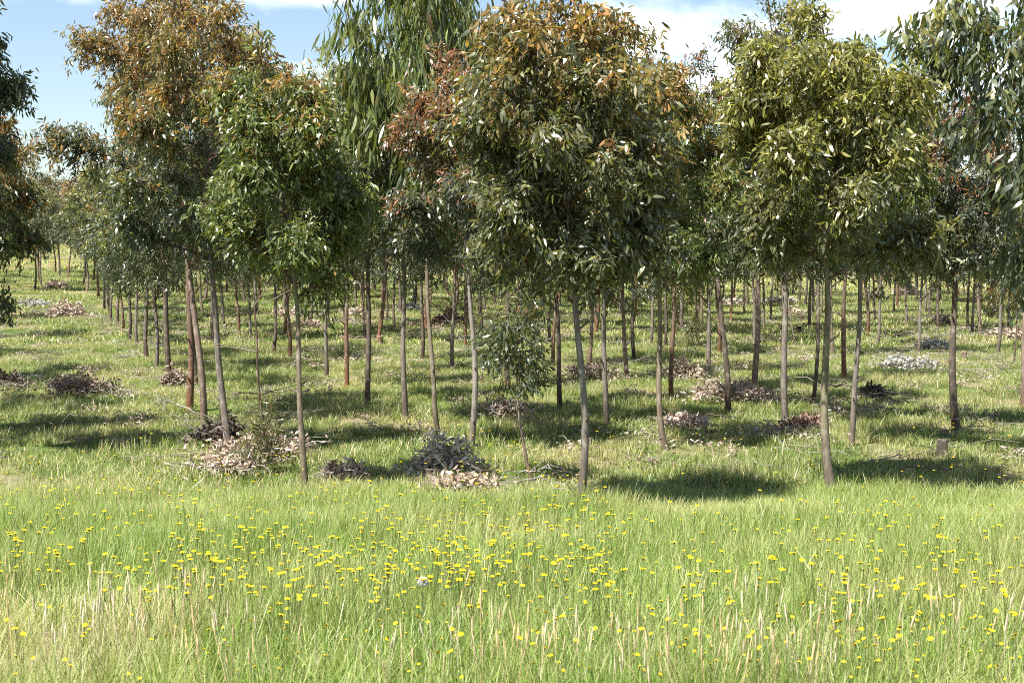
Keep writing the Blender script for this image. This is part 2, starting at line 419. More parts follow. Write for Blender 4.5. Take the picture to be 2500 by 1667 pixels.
# middle rows: slimmer trunks farther back, eight crowns shared between them
VAR = []
for k, (ma, ne, th, bk) in enumerate([('dark', 'yellow', .6, 'grey'), ('blue', 'orange', .7, 'pink'), ('olive', 'yellow', .5, 'grey'), ('dark', 'red', .75, 'red'),
                                      ('olive', 'orange', .62, 'tan'), ('blue', 'yellow', .8, 'dark'), ('dark', 'tan', .66, 'dark'), ('olive', 'tan', .55, 'red')]):
    VAR.append((bk, grow('row_gum_' + str(k), 300 + k, 6.0, .062, 1.95 + .09 * k, 1.62, (rng.uniform(-.25, -.05), 0), clusters=620, per=18, leaf=.12, asp=.3,
                         mature=ma, new=ne, thresh=th - .1, bark=bk, limbs=17, sides=8, bow=.10)))
MID = [
 (285, 785, 7.5, 'pink'), (302, 805, 6.5, 'dark'), (317, 819, 7.5, 'dark'), (334, 833, 7, 'grey'), (357, 864, 12, 'dark'), (382, 888, 6, 'grey'), (473, 930, 9, 'dark'),
 (255, 747, 6, 'grey'), (272, 776, 4, 'dark'), (469, 752, 6, 'pink'), (495, 758, 6, 'grey'), (546, 788, 9, 'grey'), (585, 806, 7, 'red'), (612, 815, 7, 'grey'),
 (676, 850, 9, 'dark'), (710, 866, 9, 'red'), (693, 747, 7, 'grey'), (761, 776, 7, 'dark'), (803, 797, 7, 'grey'), (845, 805, 7, 'grey'), (870, 742, 4, 'grey'),
 (892, 813, 4, 'pink'), (946, 778, 6, 'dark'), (961, 790, 6, 'dark'), (989, 792, 7, 'dark'), (1032, 868, 8.5, 'pink'), (1037, 800, 5, 'grey'), (1104, 892, 9, 'grey'),
 (1139, 838, 8, 'grey'), (1240, 930, 13, 'dark'), (1341, 765, 7, 'red'), (1350, 878, 8, 'grey'), (1398, 785, 6, 'red'), (1438, 883, 7, 'pink'), (1455, 801, 5, 'red'),
 (1521, 760, 8, 'dark'), (1532, 916, 11, 'pink'), (1541, 868, 7, 'dark'), (1591, 828, 6, 'grey'), (1625, 838, 4, 'dark'), (1666, 799, 9, 'red'), (1704, 762, 4, 'dark'),
 (1729, 897, 11, 'grey'), (1758, 856, 7, 'red'), (1766, 728, 6, 'grey'), (1786, 778, 4, 'red'), (1813, 762, 6, 'dark'), (1822, 738, 6, 'grey'), (1864, 794, 6, 'grey'),
 (1883, 776, 6, 'grey'), (1953, 733, 7, 'dark'), (2006, 762, 5, 'grey'), (2034, 858, 10, 'pink'), (2097, 758, 7, 'grey'), (2121, 811, 9, 'red'), (2137, 779, 7, 'pink'),
 (2145, 836, 8, 'grey'), (2183, 758, 5, 'dark'), (2189, 747, 7, 'red'), (2213, 792, 6, 'grey'), (2244, 855, 8, 'grey'), (2260, 758, 7, 'grey'), (2269, 770, 6, 'dark'),
 (2288, 800, 8, 'dark'), (2361, 792, 7, 'dark'), (2374, 811, 7, 'grey'), (2422, 773, 6, 'pink'), (2439, 847, 9, 'dark'), (2459, 813, 6, 'grey'), (2392, 747, 5, 'dark'),
]
refs = sorted([p for p in front_pts if p[2]])
ORD = ['first', 'second', 'third', 'fourth', 'fifth', 'sixth', 'seventh', 'eighth', 'ninth', 'tenth']
BARKWORD = {'pink': 'pinkish', 'dark': 'dark', 'grey': 'grey', 'red': 'reddish', 'tan': 'tan', 'olive': 'olive', 'pale': 'pale'}
by_ref = {}
for i, (bx, by, w, bk) in enumerate(MID):
    r = min(refs, key=lambda p: abs(p[0] - bx))
    by_ref.setdefault((r[2], bx < r[0]), []).append((abs(bx - r[0]), i))
mid_label = {}
for (short, left), lst in by_ref.items():
    for k, (_, i) in enumerate(sorted(lst)):
        w, bk = MID[i][2], MID[i][3]
        mid_label[i] = f"{'thin' if w < 6.5 else 'slim' if w < 9 else 'sturdy'} {BARKWORD[bk]} gum trunk, {ORD[k]} {'left' if left else 'right'} of the {short}"
for i, (bx, by, w, bk) in enumerate(MID):
    x, y, z = foot_at(bx, by)
    same = [v for v in VAR if v[0] == bk] or VAR
    m = random.choice(same)[1] if random.random() < .75 else random.choice(VAR)[1]
    dia = w / F * y
    s = min(max(.86 + (dia - .11) * 2.2, .82), 1.16) * random.uniform(.96, 1.06)
    sx = min(max(dia / .124, .75), 1.25) * .5 + s * .5
    e = plant(m, (x, y, z - .03), rz=random.uniform(-.6, .6) + random.choice([0, 0, 3.1]), s=s, sx=sx, label=mid_label[i])

# far rows: too alike to tell apart
FARPX = [(137, 667), (146, 676), (167, 681), (205, 696), (216, 714), (237, 728), (264, 758), (421, 717), (438, 713), (550, 694), (566, 699), (637, 731), (812, 731), (809, 733),
         (883, 696), (912, 708), (933, 687), (1015, 733), (1085, 712), (1093, 721), (1118, 675), (1738, 708), (2293, 713), (2338, 724), (2353, 726)]
for bx, by in FARPX:
    x, y, z = ground_at(bx, by)
    if y > 95: y = random.uniform(70, 95); x = (bx - 1250) / F * y; z = float(gz(x, y))
    plant(random.choice(VAR)[1], (x, y, z - .03), rz=random.uniform(0, 6.28), s=random.uniform(.95, 1.2), label='slim gum tree in the farthest plantation rows before the yellow paddock', group='far rows of the plantation')
nfar = 0
taken = [ground_at(a, b)[:2] for a, b in FARPX] + [ground_at(m[0], m[1])[:2] for m in MID]
while nfar < 150:
    y = random.uniform(40, 98); x = random.uniform(-.40, .40) * y
    if x / y < -.27 and (y < 72 or random.random() < .6): continue
    if any((x - a) ** 2 + (y - b) ** 2 < 6 for a, b in taken): continue
    taken.append((x, y)); nfar += 1
    plant(random.choice(VAR)[1], (x, y, float(gz(x, y)) - .03), rz=random.uniform(0, 6.28), s=random.uniform(.85, 1.15),
          label='slim gum tree in the farthest plantation rows before the yellow paddock', group='far rows of the plantation')
# row mates just outside the frame on the left: their shade falls into the picture
for px, py in ((-190, 880), (-90, 830), (-330, 960), (-420, 1090), (-120, 930), (-60, 780), (-210, 1010), (-260, 800)):
    x, y, z = ground_at(px, py)
    plant(random.choice(VAR)[1], (x, y, z - .03), rz=random.uniform(0, 6.28), s=1.05, label='gum tree of the rows outside the left edge, shading the grass', group='gum trees outside the left edge')

# ---------------------------------------------------------------- saplings and shrubs
def small(name, bx, by, ax, ay, bot, hw, tw, label, cat, obj_name, **kw):
    x, y, z = foot_at(bx, by, .12); s = F / y; by = by + .12 * s
    kw.setdefault('clusters', 120)
    m = grow(name, hash_seed(name), (by - ay) / s, tw / 2 / s, (by - bot) / s, hw / s, ((ax - bx) / s, 0), **kw)
    return plant(m, (x, y, z - .03), label=label, cat=cat, group=None, name=obj_name)
def hash_seed(t): return sum((i + 1) * ord(c) for i, c in enumerate(t))
small('leafy', 1281, 1151, 1262, 700, 915, 66, 9, 'small leafy gum sapling on a thin pale stem beside the frontmost trunk', 'sapling', 'gum_sapling',
      clusters=130, per=13, leaf=.10, asp=.27, mature='dark', new='red', thresh=.85, bark='pink', limbs=14, bow=.03)
small('regrowth', 643, 1134, 655, 985, 1120, 46, 4, 'low leafy gum regrowth at the foot of the dead topped sapling', 'shrub', 'gum_shrub',
      clusters=120, per=12, leaf=.10, asp=.16, mature='olive', new='orange', thresh=1.12, bark='red', limbs=12, bow=.02, droop=.2)
small('yellowbush', 1650, 790, 1640, 655, 775, 62, 5, 'yellow green bushy young gum behind the V forked trunk', 'shrub', 'gum_shrub',
      clusters=190, per=14, leaf=.13, mature='green', new='yellow', thresh=.3, bark='red', limbs=16)
small('orangebush', 2445, 800, 2450, 662, 775, 45, 4, 'orange tipped bushy young gum near the right edge of the picture', 'shrub', 'gum_shrub',
      clusters=130, per=12, leaf=.15, mature='olive', new='orange', thresh=.4, bark='red', limbs=14)
small('darkbush', 1698, 812, 1698, 778, 808, 24, 3, 'low dark green clump of gum suckers left of the reddish trunks', 'shrub', 'gum_shrub',
      clusters=60, per=12, leaf=.12, mature='dark', new='yellow', thresh=.95, bark='dark', limbs=10)
small('thinyoung', 1936, 842, 1925, 640, 690, 26, 3.5, 'very thin pale gum sapling standing left of the olive front trunk', 'sapling', 'gum_sapling',
      clusters=34, per=10, leaf=.14, mature='olive', new='tan', thresh=.6, bark='pale', limbs=8)
small('thinright', 2474, 880, 2468, 640, 690, 26, 4.5, 'thin bare stemmed gum sapling between the dark leaning trunk and the right edge', 'sapling', 'gum_sapling',
      clusters=34, per=10, leaf=.14, mature='dark', new='orange', thresh=.6, bark='dark', limbs=8)

def fallen(name_label, polylines, colour, rad, cat='branch', obj_name='fallen_branch', twiggy=2, seed=1, lift=.05):
    """Branches lying in the grass; each polyline is given where it lies: (photo x, photo y, height above ground)."""
    rg = np.random.default_rng(seed); T = Tubes()
    first = ground_at(polylines[0][0][0], polylines[0][0][1])
    org = C(*first)
    for pl in polylines:
        P = []
        for (px, py, h) in pl:
            x, y, z = ground_at(px, py); k = 1 - h / CAM_Z if h else 1
            P.append((x * k, y * k, float(gz(x * k, y * k)) + h + lift))
        P = np.array(P)
        t = np.linspace(0, len(P) - 1, 4 * (len(P) - 1) + 1)
        Q = np.stack([np.interp(t, np.arange(len(P)), P[:, k]) for k in range(3)], 1)
        ln = np.linalg.norm(P[-1] - P[0])
        Q[1:-1] += rg.normal(0, .018 * ln, Q[1:-1].shape)
        T.add(Q - org, np.linspace(rad, rad * .35, len(Q)), 6, C(*colour) * rg.uniform(.85, 1.15), .06, rg)
        for _ in range(twiggy):
            i = rg.integers(1, len(Q)); d = norm(rg.normal(0, 1, 3) * C(1, 1, .5) + norm(Q[-1] - Q[0]) * .8 + C(0, 0, .35)); l = ln * rg.uniform(.15, .4)
            T.add(np.stack([Q[i], Q[i] + d * l * .5, Q[i] + d * l + C(0, 0, -.06 * l)]) - org, [rad * .4, rad * .3, rad * .18], 4, C(*colour))
    o = put(obj_name, T.mesh(obj_name, [M_BARK]), None, tuple(org))
    return tag(o, name_label, cat)

def dead_sapling():
    T = Tubes(); rg = np.random.default_rng(5)
    x, y, z = ground_at(643, 1134); s = F / y; org = C(x + .02, y + .06, z)
    h = (1134 - 745) / s; lx = (618 - 643) / s
    t = np.linspace(0, 1, 12)
    st = np.stack([lx * t + .015 * np.sin(t * 9), .02 * np.sin(t * 6), -.1 + (h + .1) * t], 1)
    T.add(st, np.linspace(.022, .010, 12), 6, (.16, .10, .075), .05, rg)
    for a, e, l in ((2.4, .9, .5), (.5, .8, .55), (1.5, 1.2, .4), (2.9, .2, .75), (.2, .35, .5), (2.0, 1.1, .35)):
        b = st[-1] if l < .6 else st[-4]
        d = C(math.cos(a) * math.cos(e), rg.uniform(-.3, .3), math.sin(e))
        m_ = b + d * l * .5 + rg.normal(0, .02, 3); e_ = b + d * l + C(0, 0, .04)
        T.add(np.stack([b, m_, e_]), [.007, .005, .003], 4, (.36, .30, .25))
        T.add(np.stack([m_, m_ + (d + rg.normal(0, .5, 3)) * l * .35]), [.004, .002], 3, (.38, .33, .28))
    tag(put('dead_sapling', T.mesh('dead_sapling', [M_BARK]), None, tuple(org)),
        'dead topped thin sapling with bare twigs, left of the slim tan front trunk', 'sapling')
dead_sapling()
def thin_stem():
    T = Tubes(); x, y, z = ground_at(1176, 928); s = F / y; h = 240 / s
    t = np.linspace(0, 1, 9)
    T.add(np.stack([.03 * np.sin(t * 5), 0 * t, -.1 + h * t], 1), np.linspace(.011, .005, 9), 5, (.2, .15, .11))
    tag(put('dead_sapling', T.mesh('thin_stem', [M_BARK]), None, (x, y, z)), 'thin bare dark stem standing right beside the pale trunk behind the heap', 'sapling')
thin_stem()

# ---------------------------------------------------------------- heaps of dead leaves and sticks
TONE = {
 'tan':   [C(.48, .38, .29), C(.56, .46, .36), C(.36, .27, .20)],
 'pink':  [C(.50, .385, .32), C(.58, .47, .40), C(.36, .265, .21)],
 'brown': [C(.30, .225, .17), C(.38, .30, .24), C(.20, .145, .11)],
 'dark':  [C(.10, .078, .062), C(.15, .115, .09), C(.06, .045, .04)],
 'rust':  [C(.26, .15, .115), C(.20, .115, .09), C(.34, .22, .17)],
 'pale':  [C(.50, .44, .37), C(.56, .50, .43), C(.38, .32, .26)],
 'silver':[C(.40, .40, .36), C(.48, .48, .44), C(.28, .28, .25)],
}
def heap(px, py, wpx, hpx, tone, label, seed, n=None, leaf=.09, twigs=34, cat='leaf heap', obj_name='leaf_heap'):
    rg = np.random.default_rng(seed)
    x, y, z = foot_at(px, py, .06); s = F / y
    w = wpx / s / 2; h = hpx / s; dep = min(w * .8, .9)
    n = int(n * 1.5) if n else int(min(max(500 * w * (h + .15) / .2, 120), 1300))
    a = rg.uniform(0, 6.283, n); r = np.sqrt(rg.random(n)) * np.where(rg.random(n) < .2, rg.uniform(1, 1.9, n), 1)
    lump = 1 + .3 * np.sin(a * 3 + seed) + .2 * np.sin(a * 5 + 2 * seed)
    X = r * np.cos(a) * w * lump; Y = r * np.sin(a) * dep * lump
    top = h * np.clip(1 - r ** 2.6, 0, 1) ** .7 * (.6 + .4 * np.sin(X / w * 3 + seed) ** 2)
    Z = top * rg.uniform(.1, 1.1, n) + rg.uniform(.05, .22, n)
    Z += gz(x + X, y + Y) - z
    P = np.stack([X, Y, Z], 1)
    A = norm(rg.normal(0, 1, (n, 3)) * C(1, 1, .7) + C(0, 0, -.25)); Nn = norm(rg.normal(0, 1, (n, 3)) + C(0, 0, .15))
    sc = max(1.0, y / 32.0)
    L = leaf * sc * rg.uniform(.6, 1.3, n); W = L * .42
    col = np.array(TONE[tone])[rg.integers(0, 3, n)] * rg.uniform(.75, 1.25, n)[:, None]
    e = bpy.data.objects.new(obj_name, None); COL.objects.link(e); e.location = (x, y, z); e.empty_display_size = .2
    put('dead_leaves', leaves_mesh('dead_leaves', P, A, Nn, L, W, col, [M_DEAD], rg.normal(.3, .35, n), rg.normal(0, .15, n)), e)
    T = Tubes()
    for _ in range(twigs):
        b = C(rg.uniform(-.8, .8) * w, rg.uniform(-.8, .8) * dep, rg.uniform(.02, .5 * h + .05)); an = rg.uniform(0, 6.28); l = rg.uniform(.3, 1.0) * min(w + .25, 1.1)
        d = C(math.cos(an), math.sin(an), rg.uniform(-.05, .4))
        b[2] += .05
        m_ = b + d * l * .5 + rg.normal(0, .03, 3); e_ = b + d * l + C(0, 0, -.1 * l)
        T.add(np.stack([b, m_, e_]), [.009 * sc ** .5, .006 * sc ** .5, .003], 4, C(.46, .42, .37) * rg.uniform(.5, 1.25))
        T.add(np.stack([m_, m_ + (d * .6 + rg.normal(0, .4, 3)) * l * .4]), [.004, .002], 3, C(.36, .32, .28))
    put('twigs', T.mesh('twigs', [M_BARK]), e)
    return tag(e, label, cat, 'heaps of dead leaves left among the trees')

HEAPS = [
 (1082, 1152, 150, 86, 'pale', 'large domed heap of curled pinkish dead leaves in front of the pale trunk', 620),
 (1140, 1200, 150, 22, 'tan', 'low spill of pale twigs and leaves in front of the large domed heap', 260),
 (548, 1078, 130, 42, 'dark', 'mound of blackish clods and leaves around the foot of the grey leaning trunk', 700),
 (645, 1112, 190, 40, 'pink', 'wide pale spread of dead leaves under the dead topped sapling', 700),
 (560, 1150, 170, 14, 'tan', 'thin silvery litter of twigs in the grass left of the regrowth shrub', 260),
 (192, 962, 150, 44, 'brown', 'brown heap of withered leafy boughs in the clearing on the left', 700),
 (425, 945, 60, 40, 'brown', 'brown leaf heap at the foot of the dark trunk left of the trio', 360),
 (20, 945, 80, 28, 'dark', 'dark stick heap at the left edge of the picture', 240),
 (1800, 978, 185, 38, 'pink', 'long pinkish heap of dead leaves around a straight dark trunk', 900),
 (1672, 922, 90, 40, 'tan', 'tan rounded leaf heap at the foot of the V forked trunk', 480),
 (1235, 1015, 110, 36, 'tan', 'tan leaf heap between the pale trunk and the small leafy sapling', 420),
 (1440, 918, 110, 26, 'tan', 'flat tan leaf heap behind the grey trunk next to the frontmost tree', 360),
 (1100, 788, 78, 28, 'rust', 'dark rusty leaf heap left of the pale trunk, far back', 420),
 (2215, 897, 130, 20, 'silver', 'wide silvery heap of leaves in the sunny clearing on the right', 420),
 (2280, 855, 80, 20, 'silver', 'silvery leaf heap left of the thick forked trunk', 300),
 (2468, 828, 100, 22, 'tan', 'tan leaf heap by the right edge under the orange tipped bush', 360),
 (2140, 730, 44, 15, 'pink', 'small pink leaf heap far back, left one of the pink pair on the right', 160),
 (2213, 722, 46, 24, 'pink', 'domed pink leaf heap far back, right one of the pink pair', 200),
 (2298, 792, 40, 22, 'brown', 'brown leaf heap left behind the thick forked trunk', 180),
 (164, 772, 90, 36, 'pink', 'bright pinkish leaf heap on the left, far up the open lane', 420),
 (140, 703, 50, 12, 'pink', 'small pinkish leaf heap at the far end of the open lane on the left', 150),
 (85, 746, 70, 10, 'silver', 'flat white patch of dead twigs in the open lane on the left', 180),
 (872, 706, 55, 14, 'pink', 'small far pinkish leaf heap behind the blackest trunk', 160),
 (868, 770, 50, 14, 'tan', 'tan leaf heap behind the red footed trunk left of the blackest one', 180),
 (1000, 757, 60, 12, 'silver', 'silvery leaf heap behind the thick grey trunk in shadow', 180),
 (753, 797, 60, 14, 'brown', 'brown leaf heap right behind the slim tan front trunk', 200),
 (700, 772, 70, 14, 'tan', 'tan leaf heap left behind the slim tan front trunk', 200),
 (1935, 770, 36, 16, 'tan', 'small straw coloured heap at the very thin pale sapling', 150),
 (1800, 742, 50, 9, 'pale', 'pale far leaf litter left of the bright edged trunk', 150),
 (1905, 740, 80, 12, 'pale', 'pale far leaf litter right of the bright edged trunk', 220),
 (815, 1172, 34, 26, 'tan', 'small tuft of withered leaves, left of the two right of the slim tan trunk', 110),
 (860, 1168, 44, 24, 'tan', 'small tuft of withered leaves, right of the two right of the slim tan trunk', 130),
 (2131, 972, 50, 24, 'dark', 'dark brown clump of dead leaves under an arched branch', 220),
 (1672, 1042, 110, 14, 'pink', 'flat pinkish leaf scatter right of the bowed tan trunk', 300),
 (1965, 1046, 90, 10, 'rust', 'low rusty leaf scatter left of the olive front trunk', 240),
]
for i, (px, py, w, h, tone, label, n) in enumerate(HEAPS):
    heap(px, py, w, h, tone, label, 40 + i, n)

GREY = (.42, .40, .37); BROWN = (.15, .115, .09)
fallen('long thin dark branch arching over the grass right of the olive front trunk', [[(2016, 950, .1), (2070, 950, .32), (2125, 960, .22), (2193, 964, .04)]], BROWN, .018, seed=11)
fallen('pale curved stick lying in the sunny grass right of the olive front trunk', [[(2121, 1136, .05), (2165, 1130, .1), (2203, 1122, .14)]], GREY, .014, seed=12)
fallen('long straight dark stick on the grass below the dark stump', [[(2193, 1160, .16), (2270, 1158, .2), (2351, 1157, .14)]], BROWN, .013, seed=13, twiggy=1)
fallen('dark branch in the grass right of the bowed tan trunk', [[(1691, 1022, .08), (1750, 1026, .16), (1812, 1032, .05)]], BROWN, .014, seed=14)
fallen('crossed bare grey twigs at the foot of the small leafy sapling',
       [[(1264, 1160, .1), (1310, 1152, .22), (1353, 1144, .32)], [(1285, 1155, .15), (1330, 1165, .3), (1389, 1180, .1)],
        [(1296, 1182, .12), (1340, 1178, .22)], [(1262, 1194, .08), (1320, 1190, .2), (1366, 1206, .12)], [(1310, 1208, .06), (1404, 1220, .12)]], GREY, .011, seed=15, twiggy=3)
fallen('dark bough running out of the large domed heap to the right', [[(1117, 1140, .22), (1180, 1152, .18), (1240, 1170, .04)]], BROWN, .014, seed=16)
fallen('white forked twigs left of the large domed heap', [[(1038, 1165, .22), (1070, 1178, .12), (1024, 1205, .06)], [(1060, 1160, .3), (1066, 1185, .08)], [(1046, 1185, .1), (1100, 1184, .14)]], GREY, .010, seed=17, twiggy=3)
fallen('pale stick pointing at the foot of the pink trunk', [[(432, 992, .08), (458, 1002, .06), (482, 1013, .05)]], GREY, .016, seed=18, twiggy=1)
fallen('tangle of grey twigs left of the leaning trio', [[(378, 968, .1), (405, 985, .25), (430, 990, .06)], [(380, 998, .06), (408, 970, .3)], [(398, 1008, .05), (420, 965, .25)]], GREY, .009, seed=19, twiggy=4)
fallen('thin grey branch trailing right from the brown heap on the left', [[(252, 952, .1), (290, 965, .2), (315, 990, .05)]], GREY, .011, seed=20)
fallen('thin twigs leaning beside the pale trunk, far back', [[(1120, 815, .1), (1135, 830, .5), (1150, 845, .1)], [(1125, 845, .05), (1150, 820, .6)]], GREY, .012, seed=21, twiggy=4)
fallen('short brown stick left of the olive front trunk', [[(1914, 968, .05), (1940, 965, .12), (1965, 963, .05)]], BROWN, .014, seed=22, twiggy=1)
fallen('bare grey twigs fanned out at the foot of the frontmost trunk', [[(1420, 1216, .05), (1470, 1206, .2), (1520, 1216, .06)], [(1400, 1222, .06), (1380, 1212, .2)]], GREY, .009, seed=23, twiggy=3)
fallen('bent grey twig in the grass in front of the regrowth shrub', [[(500, 1146, .06), (525, 1138, .14), (545, 1152, .05)]], GREY, .016, seed=24, twiggy=2)

def stump(px, py, wpx, hpx, side, cut, label, seed):
    rg = np.random.default_rng(seed); x, y, z = ground_at(px, py); s = F / y
    r = wpx / s / 2; h = hpx / s + .1; n = 14
    th = np.arange(n) / n * 6.283; rn = 1 + rg.normal(0, .07, n)
    rows = [(-.1, 1.5), (.02, 1.25), (h * .4, 1.05), (h * .9, .98), (h, .92)]
    Vv = [np.stack([np.cos(th) * r * k * rn, np.sin(th) * r * k * rn, zz + (rg.normal(0, .012, n) if i > 2 else 0 * th)], 1) for i, (zz, k) in enumerate(rows)]
    Vv.append(np.array([[0, 0, h + .005]])); Vv = np.concatenate(Vv)
    q = []
    for i in range(4):
        for j in range(n): q.append((i * n + j, i * n + (j + 1) % n, (i + 1) * n + (j + 1) % n, (i + 1) * n + j))
    e = put('tree_stump', mesh_np('stump', Vv[:5 * n], q, None, np.tile(C(*side), (5 * n, 1)), [M_BARK]), None, (x, y, z))
    top = np.concatenate([Vv[4 * n:5 * n] + C(0, 0, .003), Vv[-1:]])
    put('cut_face', mesh_np('cut_face', top, None, [(j, (j + 1) % n, n) for j in range(n)], np.tile(C(*cut), (n + 1, 1)), [M_BARK]), e)
    tag(e, label, 'stump', 'cut stumps in the grass')
stump(927, 842, 15, 13, (.26, .17, .10), (.45, .32, .2), 'pale freshly cut stump in the sun right of the blackest trunk', 1)
stump(2300, 1112, 26, 20, (.10, .08, .065), (.2, .16, .13), 'dark weathered stump alone in the sunny grass on the right', 2)
stump(2353, 877, 13, 10, (.22, .15, .1), (.4, .3, .2), 'small brown stump right of the thick forked trunk', 3)
stump(1520, 818, 10, 10, (.16, .10, .075), (.3, .2, .14), 'small reddish stump behind the frontmost tree', 4)
stump(1950, 816, 13, 12, (.07, .055, .045), (.14, .11, .09), 'small black stump right of the very thin pale sapling', 5)
stump(1957, 786, 11, 9, (.09, .065, .05), (.16, .12, .1), 'tiny dark stump farther back behind the small black stump', 6)

# ---------------------------------------------------------------- grass
def blades(name, seed, size, n, h0, h1, w, straw, lean=.35, flowers=0, curl=.25, tone=1.0):
    rg = np.random.default_rng(seed)
    P = np.stack([rg.uniform(-.5, .5, n) * size, rg.uniform(-.5, .5, n) * size, np.full(n, -.03)], 1)
    clump = rg.uniform(-.5, .5, (max(3, int(size * 22)), 2)) * size
    k = rg.random(n) < .55
    P[k, :2] = clump[rg.integers(0, len(clump), k.sum())] + rg.normal(0, .022, (k.sum(), 2)) * max(1, size)
    h = rg.uniform(h0, h1, n) * rg.choice([1, 1, .75, 1.15], n)
    az = rg.uniform(0, 6.283, n); ln = np.abs(rg.normal(0, lean, n))
    D = np.stack([np.cos(az), np.sin(az), 0 * az], 1); Wd = np.stack([-np.sin(az + rg.normal(0, .8, n)), np.cos(az), 0 * az], 1)
    isst = rg.random(n) < straw
    cu = np.where(rg.random(n) < .12, curl * 2.4, curl * rg.uniform(.1, 1, n))
    ww = w * rg.uniform(.6, 1.3, n)
    def pt(t):
        return P + D * (h * (ln * t + cu * t * t))[:, None] + C(0, 0, 1) * (h * (t - .45 * cu * t * t))[:, None]
    Vv = []
    for t, k in ((0, 1), (.4, .9), (.75, .6)):
        Vv += [pt(t) - Wd * (ww * k / 2)[:, None], pt(t) + Wd * (ww * k / 2)[:, None]]
    Vv.append(pt(1.0))
    Vv = np.stack(Vv, 1)
    o = np.arange(n)[:, None] * 7
    quads = np.concatenate([o + np.array([[0, 1, 3, 2]]), o + np.array([[2, 3, 5, 4]])]); tris = o + np.array([[4, 5, 6]])
    g = np.array([C(.205, .305, .055), C(.26, .355, .075), (.155, .255, .05), (.33, .375, .13)])[rg.integers(0, 4, n)]
    s_ = np.array([C(.54, .47, .28), C(.48, .40, .25), C(.62, .56, .40)])[rg.integers(0, 3, n)]
    col = np.where(isst[:, None], s_, g) * rg.uniform(.62, 1.4, n)[:, None]
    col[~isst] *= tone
    if flowers:
        f = rg.random(n) < flowers; col[f] = C(.75, .52, .02)
    cv = np.repeat(col[:, None, :], 7, 1)
    cv[:, 4:] = cv[:, 4:] * .8 + C(.35, .34, .16) * .2
    return mesh_np(name, Vv.reshape(-1, 3), quads, tris, cv.reshape(-1, 3), [M_GRASS])

def scatter(name, pts, idx, scl, meshes, rz=None, tilt=.05, kind='stuff'):
    n = len(pts)
    me = bpy.data.meshes.new(name); me.vertices.add(n); me.vertices.foreach_set('co', np.asarray(pts, np.float32).ravel())
    rot = np.zeros((n, 3), np.float32); rot[:, 2] = rng.uniform(0, 6.283, n) if rz is None else rz
    rot[:, :2] = rng.normal(0, tilt, (n, 2))
    a = me.attributes.new('rot', 'FLOAT_VECTOR', 'POINT'); a.data.foreach_set('vector', rot.ravel())
    a = me.attributes.new('scl', 'FLOAT_VECTOR', 'POINT'); a.data.foreach_set('vector', np.asarray(scl, np.float32).ravel())
    a = me.attributes.new('idx', 'INT', 'POINT'); a.data.foreach_set('value', np.asarray(idx, np.int32))
    c = bpy.data.collections.new(name + '_kinds')
    for i, m in enumerate(meshes):
        c.objects.link(bpy.data.objects.new(f'{name}_kind_{i:02d}', m))
    ng = bpy.data.node_groups.new(name, 'GeometryNodeTree')
    ng.interface.new_socket('Geometry', in_out='INPUT', socket_type='NodeSocketGeometry')
    ng.interface.new_socket('Geometry', in_out='OUTPUT', socket_type='NodeSocketGeometry')
    nn = ng.nodes; gi = nn.new('NodeGroupInput'); go = nn.new('NodeGroupOutput')
    ip = nn.new('GeometryNodeInstanceOnPoints'); ci = nn.new('GeometryNodeCollectionInfo')
    ci.inputs['Collection'].default_value = c; ci.inputs['Separate Children'].default_value = True; ci.inputs['Reset Children'].default_value = True
    def attr(nm, t):
        k = nn.new('GeometryNodeInputNamedAttribute'); k.data_type = t; k.inputs['Name'].default_value = nm
        return [s for s in k.outputs if s.enabled and s.name == 'Attribute'][0]
    er = nn.new('FunctionNodeEulerToRotation')
    L = ng.links.new
    L(gi.outputs[0], ip.inputs['Points']); L(ci.outputs[0], ip.inputs['Instance']); ip.inputs['Pick Instance'].default_value = True
    L(attr('idx', 'INT'), ip.inputs['Instance Index']); L(attr('rot', 'FLOAT_VECTOR'), er.inputs[0]); L(er.outputs[0], ip.inputs['Rotation'])
    L(attr('scl', 'FLOAT_VECTOR'), ip.inputs['Scale']); L(ip.outputs[0], go.inputs[0])
    o = put(name, me); md = o.modifiers.new('scatter', 'NODES'); md.node_group = ng
    return tag(o, kind=kind)

def field(y0, y1, step, margin):
    out = []
    y = y0
    while y < y1:
        hw = .37 * y + margin
        xs_ = np.arange(-hw, hw, step)
        out.append(np.stack([xs_ + rng.uniform(-.5, .5, len(xs_)) * step, y + rng.uniform(-.5, .5, len(xs_)) * step], 1))
        y += step
    p = np.concatenate(out)
    return np.column_stack([p, gz(p[:, 0], p[:, 1])])

def patchy(p, f, ph):
    return .5 + .25 * (np.sin(f * p[:, 0] + ph) * np.sin(f * .8 * p[:, 1] + 2 * ph) + np.sin(f * 1.9 * p[:, 0] - f * 1.3 * p[:, 1] + ph))

def lay(name, y0, y1, step, margin, meshes, hs):
    p = field(y0, y1, step, margin); n = len(p)
    hs = np.where(p[:, 1] < 12, hs, hs * np.clip(1 - .075 * (p[:, 1] - 12), .74, 1))
    k = hs * (.5 + .75 * patchy(p, 1.1, 1.3)) * rng.uniform(.85, 1.15, n)
    s = np.column_stack([np.ones(n), np.ones(n), k])
    return scatter(name, p, rng.integers(0, len(meshes), n), s, meshes)

